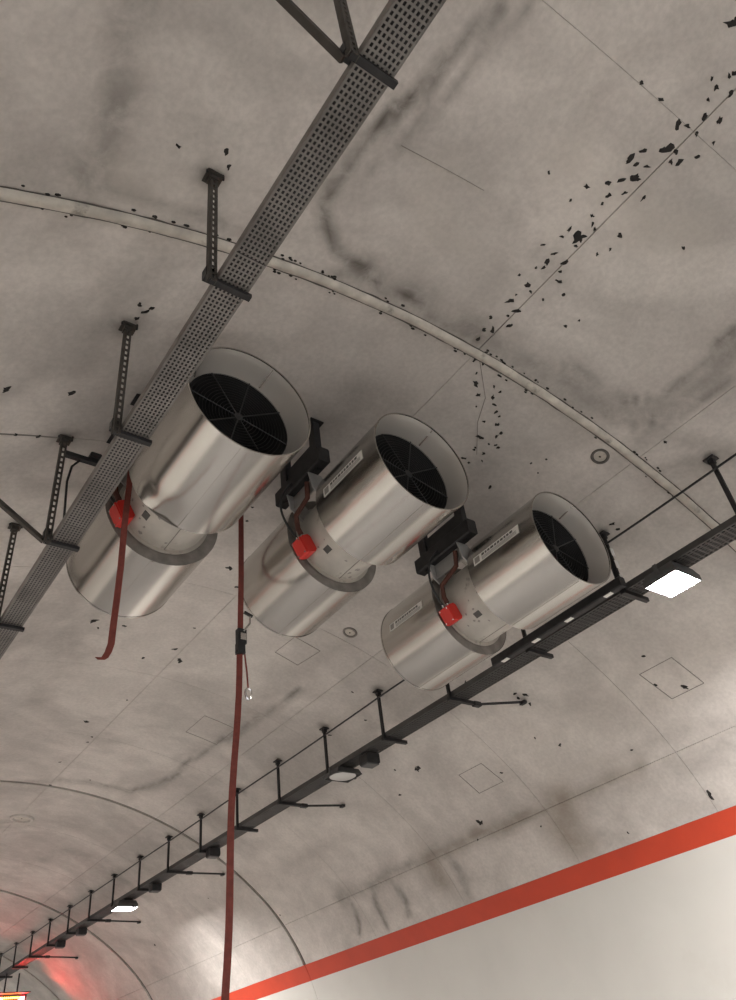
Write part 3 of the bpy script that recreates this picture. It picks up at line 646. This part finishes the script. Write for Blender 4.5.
for i, y in enumerate(HANG_R):
    x = 5.84; zt = ceil_z(x); zb = ZR(y)
    n = i
    if n == 0: lab = 'black tray hanger at the right edge of the picture, beside the bright floodlight'
    elif n == 1: lab = 'black tray hanger with white tags between right fan and bright floodlight'
    elif n in (2, 3): lab = 'black tray hanger hidden behind the right fan, %s end' % ('near' if n == 2 else 'far')
    else: lab = '%s black tray hanger beyond the right fan, counted into the distance' % ORD[n - 4]
    t = thing('tray_hanger', (x, y, zb - 0.04), lab, 'hanger', 'hangers of the right tray')
    m = MB(); m.box((x - 0.012, y, (zt + zb) / 2), (0.004, 0.036, zt - zb)); m.box((x, y - 0.016, (zt + zb) / 2), (0.028, 0.004, zt - zb)); m.box((x, y + 0.016, (zt + zb) / 2), (0.028, 0.004, zt - zb)); m.build('channel', 'black_steel', t)
    m = MB(); m.box((x, y, zt - 0.02), (0.10, 0.10, 0.014)); m.box((x, y, zt - 0.045), (0.05, 0.05, 0.05)); m.build('base_plate', 'black_steel', t)
    m = MB(); m.box((6.0, y, zb - 0.0225), (0.37, 0.042, 0.04)); m.build('arm', 'black_steel', t)
    if n == 1:
        m = MB(); m.box((x + 0.012, y + 0.022, (zt + zb) / 2 - 0.03), (0.075, 0.006, zt - zb - 0.10)); m.build('backing_strip', 'black_steel', t)
        for q in (0.12, 0.28, 0.42):
            m = MB(); m.box((x + 0.022, y - 0.022, zb + q), (0.045, 0.006, 0.085)); m.build('tag', 'sticker_white', t)
# thin messenger cable clipped to the posts
m = MB(); m.tube([(5.812, y, 3.99 + 0.02 * noise.noise((y * .5, 0, 0)) + 0.003 * y) for y in np.linspace(-3, 27, 120)], 0.011, 7)
tag(m.build('messenger_cable', 'cable'), 'thin black cable strung along the upper ends of the right hangers', 'cable')
# braces from the right tray to the wall
BR = [('near brace from the right tray to dark anchor marks on the wall', 5.10, 5.78), ('second brace from the right tray, just right of the long red strap', 9.0, 9.6), ('third brace from the right tray, crossed by the long strap', 12.75, 13.4), ('fourth brace from the right tray, beside the far floodlight', 16.5, 17.1), ('farthest brace from the right tray, above the red signal', 20.25, 20.74), ]
for lab, ya, yb in BR:
    ya = min(HANG_R, key=lambda q: abs(q - yb + .35)); 
    b = ceil_pt(s_of(6.88, 3.56), yb, 0.015); a = Vector((6.24, ya, ZR(ya) - 0.025))
    t = thing('tray_brace', a, lab, 'brace', 'braces of the right tray')
    m = MB(); m.tube([a, b], 0.016, 8); m.build('rod', 'black_steel', t)
    m = MB(); m.box(b + Vector((-.02, 0, -.012)), (.05, .08, .035)); m.build('base_plate', 'black_steel', t)
    m = MB(); m.box(a, (.10, .06, .05)); m.build('end_clamp', 'black_steel', t)
# black trunking with white tags on the fan side of the right tray
t = thing('cable_trunking', (5.77, 4.2, 3.47), 'black trunking with white tags hugging the right tray beside the fan', 'trunking')
m = MB(); m.cbox((5.778, 4.25, 3.53), (0.085, 1.75, 0.10), 0.012); m.build('duct', 'black_steel', t)
for y in (3.55, 4.05, 4.50, 4.95):
    m = MB(); m.box((5.76, y, 3.478), (0.045, 0.09, 0.006)); m.build('tag', 'sticker_white', t)

# ------------------------------------------------------------------ floodlights
def flood(x, y, z, label, lit=True, group=None):
    t = thing('floodlight', (x, y, z - 0.1), label, 'floodlight', group)
    m = MB(); vs = []
    for w, l, zz in ((0.19, 0.22, z - 0.02), (0.16, 0.19, z + 0.045), (0.08, 0.10, z + 0.06)):
        vs += [(x - w, y - l * .75, zz), (x + w, y - l * .75, zz), (x + w, y + l * .75, zz), (x - w, y + l * .75, zz)]
    m.add(vs, [(0, 1, 5, 4), (1, 2, 6, 5), (2, 3, 7, 6), (3, 0, 4, 7), (4, 5, 9, 8), (5, 6, 10, 9), (6, 7, 11, 10), (7, 4, 8, 11), (8, 9, 10, 11)]); h = m.build('housing', 'lamp_house', t)
    for i in range(5):
        m = MB(); m.box((x - 0.1 + i * 0.05, y, z + 0.062), (0.006, 0.2, 0.03)); m.build('cooling_fin', 'lamp_house', h)
    m = MB(); n = 28
    ring = [(x + 0.175 * math.copysign(abs(math.cos(a)) ** .9, math.cos(a)), y + 0.155 * math.copysign(abs(math.sin(a)) ** .9, math.sin(a))) for a in np.linspace(0, 2 * PI, n + 1)[:-1]]
    m.add([(p, q, z - 0.022) for p, q in ring] + [(x + (p - x) * .82, y + (q - y) * .82, z - 0.034) for p, q in ring] + [(x, y, z - .037)],
          [(i, (i + 1) % n, n + (i + 1) % n, n + i) for i in range(n)] + [(n + i, n + (i + 1) % n, 2 * n) for i in range(n)], True)
    m.build('lens', 'lamp_lens' if lit else 'lens_off', t)
    m = MB(); ro = [(x - .192, y - .167), (x + .192, y - .167), (x + .192, y + .167), (x - .192, y + .167)]; ri = [(x - .184, y - .159), (x + .184, y - .159), (x + .184, y + .159), (x - .184, y + .159)]
    m.add([(p, q, zz) for r_ in (ro, ri) for zz in (z - .018, z - (.075 if lit else .03)) for p, q in r_], [(i, (i + 1) % 4, 4 + (i + 1) % 4, 4 + i) for i in range(4)] + [(8 + i, 8 + (i + 1) % 4, 12 + (i + 1) % 4, 12 + i) for i in range(4)] + [(4 + i, 4 + (i + 1) % 4, 12 + (i + 1) % 4, 12 + i) for i in range(4)]); m.build('added_shroud', 'lamp_house', t)  # skirt round the lens, added to cut side light on the wall
    for g in (-1, 1):
        m = MB(); m.box((x + g * 0.2, y, z + 0.02), (0.008, 0.04, 0.11)); m.build('yoke', 'lamp_house', t)
for y in LAMPS_RIGHT:
    lab = {3.004: 'glaring white floodlight under the dark tray, right of the right fan', 15.54: 'small glaring floodlight under the dark tray in the distance'}.get(y, 'lit floodlight under the dark tray outside the picture')
    flood(5.93, y, ZR(y) - 0.085, lab, True, 'lit floodlights')
for y in LAMPS_LEFT: flood(1.26, y, ZL(y) - 0.095, 'lit floodlight under the perforated tray outside the picture', True, 'lit floodlights')
flood(5.95, 8.27, ZR(8.27) - 0.085, 'unlit floodlight with pale lens under the dark tray', False)
t = thing('control_gear_box', (5.97, 7.8, ZR(7.8) - 0.16), 'black control box under the dark tray beside the unlit floodlight', 'box')
m = MB(); m.cbox((5.99, 7.72, ZR(7.8) - 0.075), (0.20, 0.17, 0.13), 0.015); b = m.build('body', 'black_steel', t)
m = MB(); m.cbox((5.99, 7.72, ZR(7.8) - 0.146), (0.18, 0.15, 0.014), 0.004); m.build('cover', 'lamp_house', b)
for i, y in enumerate((12.05, 14.3, 18.0, 19.3)):
    t = thing('control_gear_box', (5.99, y, ZR(y) - 0.13), ['small black box under the dark tray where the long strap crosses', 'small black box under the dark tray just before the far floodlight', 'small black box under the dark tray just past the far floodlight', 'farthest small black box under the dark tray'][i], 'box', 'small boxes under the right tray')
    m = MB(); m.cbox((5.99, y, ZR(y) - 0.07), (0.18, 0.15, 0.12), 0.012); m.build('body', 'black_steel', t)
    m = MB(); m.cbox((5.99, y, ZR(y) - 0.136), (0.16, 0.13, 0.012), 0.004); m.build('cover', 'lamp_house', t)

# ------------------------------------------------------------------ red lane signal far down the tunnel
sy = 23.0
t = thing('lane_signal', (6.15, sy, 2.42), 'glowing red lane signal under the dark tray at the lower left corner', 'signal')
m = MB(); m.box((6.1, sy + 0.10, 2.80), (0.74, 0.16, 0.74)); m.build('housing', 'lamp_house', t)
m = MB(); m.box((6.1, sy - 0.06, 3.18), (0.78, 0.34, 0.02)); m.build('visor', 'lamp_house', t)
for x in (5.95, 6.25):
    m = MB(); m.bar((x, sy + .1, 3.16), (x, sy + .1, ZR(sy) - 0.004), 0.03, 0.03); m.build('bracket', 'black_steel', t)
def dots(sel, name, mm):
    m = MB()
    for i in range(13):
        for j in range(13):
            if sel(i, j): m.box((6.1 - 0.30 + i * 0.05, sy + 0.012, 2.80 - 0.30 + j * 0.05), (0.034, 0.02, 0.034))
    o = m.build(name, mm, t); o['kind'] = 'stuff'
dots(lambda i, j: abs(i - j) <= 1 or abs(i + j - 12) <= 1, 'red_lamp_dots', 'led_red')
dots(lambda i, j: (i in (0, 12) or j in (0, 12)) and not (abs(i - j) <= 1 or abs(i + j - 12) <= 1), 'amber_lamp_dots', 'led_amber')

# ------------------------------------------------------------------ ratchet straps
t = thing('ratchet_strap', (1.47, 4.42, 2.33), 'short red strap dangling from the left fan, its lower end curled', 'strap')
pts = [(1.497, 4.42, 4.15), (1.497, 4.42, 3.95), (1.495, 4.42, 3.72), (1.49, 4.42, 3.45), (1.492, 4.42, 3.1), (1.487, 4.42, 2.85), (1.48, 4.42, 2.62), (1.478, 4.42, 2.50), (1.466, 4.425, 2.44), (1.452, 4.44, 2.405), (1.435, 4.45, 2.395), (1.418, 4.455, 2.41)]
m = MB(); m.ribbon(pts, (0.95, -0.32, 0), 0.043, 0.005); m.build('webbing', 'strap', t)
m = MB(); m.tube([(1.50, 4.42, 4.172), (1.515, 4.42, 4.155), (1.497, 4.42, 4.14)], 0.008, 8); m.build('hook', 'rust', t)
t = thing('ratchet_strap', (2.6, 5.0, -H + 0.005), 'long red strap hanging from the ceiling between left and middle fans', 'strap')
pts = [(2.742, 5.0, 4.65), (2.738, 5.0, 4.3), (2.73, 5.0, 3.7), (2.713, 5.0, 3.15)]
m = MB(); m.ribbon(pts, (0.88, -0.47, 0), 0.046, 0.006); m.build('webbing', 'strap', t)
pts = [(2.708, 4.99, 3.06)] + [(2.70 - 0.135 * u + 0.010 * math.sin(u * 9), 4.99, 3.0 - 2.36 * u) for u in np.linspace(0.02, 1, 14)] + [(2.55, 4.99, 0.0), (2.52, 4.99, -0.9), (2.50, 4.98, -1.58)]
m = MB(); m.ribbon(pts, (0.88, -0.47, 0), 0.048, 0.006); m.build('lower_webbing', 'strap', t)
m = MB(); m.box((2.712, 4.985, 3.10), (0.075, 0.05, 0.13)); m.box((2.70, 4.98, 2.99), (0.06, 0.06, 0.09)); m.tube([(2.66, 4.98, 2.96), (2.74, 4.98, 2.96)], 0.016, 8); r = m.build('ratchet', 'black_steel', t)
m = MB(); m.tube([(2.72, 4.96, 3.14), (2.775, 4.95, 3.22), (2.78, 4.95, 3.30), (2.73, 4.95, 3.31)], 0.008, 8); m.build('handle', 'chrome', r)
m = MB(); m.bar((2.725, 4.95, 3.315), (2.80, 4.95, 3.29), .02, .02); m.build('grip', 'black_steel', r)
m = MB(); m.box((2.715, 4.955, 3.09), (0.05, 0.012, 0.06)); m.build('pawl', 'chrome', r)
m = MB(); m.tube([(2.735, 4.98, 2.98), (2.755, 4.98, 2.80), (2.763, 4.98, 2.66)], 0.007, 6); m.build('tail_cord', 'strap', t)
m = MB(); m.tube([(2.763 + 0.025 * math.sin(a) * (1 - .2 * math.cos(a)), 4.98, 2.615 - 0.045 * math.cos(a)) for a in np.linspace(0.3, 2 * PI, 14)], 0.009, 8); m.build('hook', 'chrome', t)
m = MB(); m.tube([(2.742, 5.0, 4.62), (2.742, 5.0, ceil_z(2.742) + .003)], 0.012, 8); m.build('anchor', 'black_steel', t)
for o in bpy.data.objects:
    if '_o' in o: del o['_o']
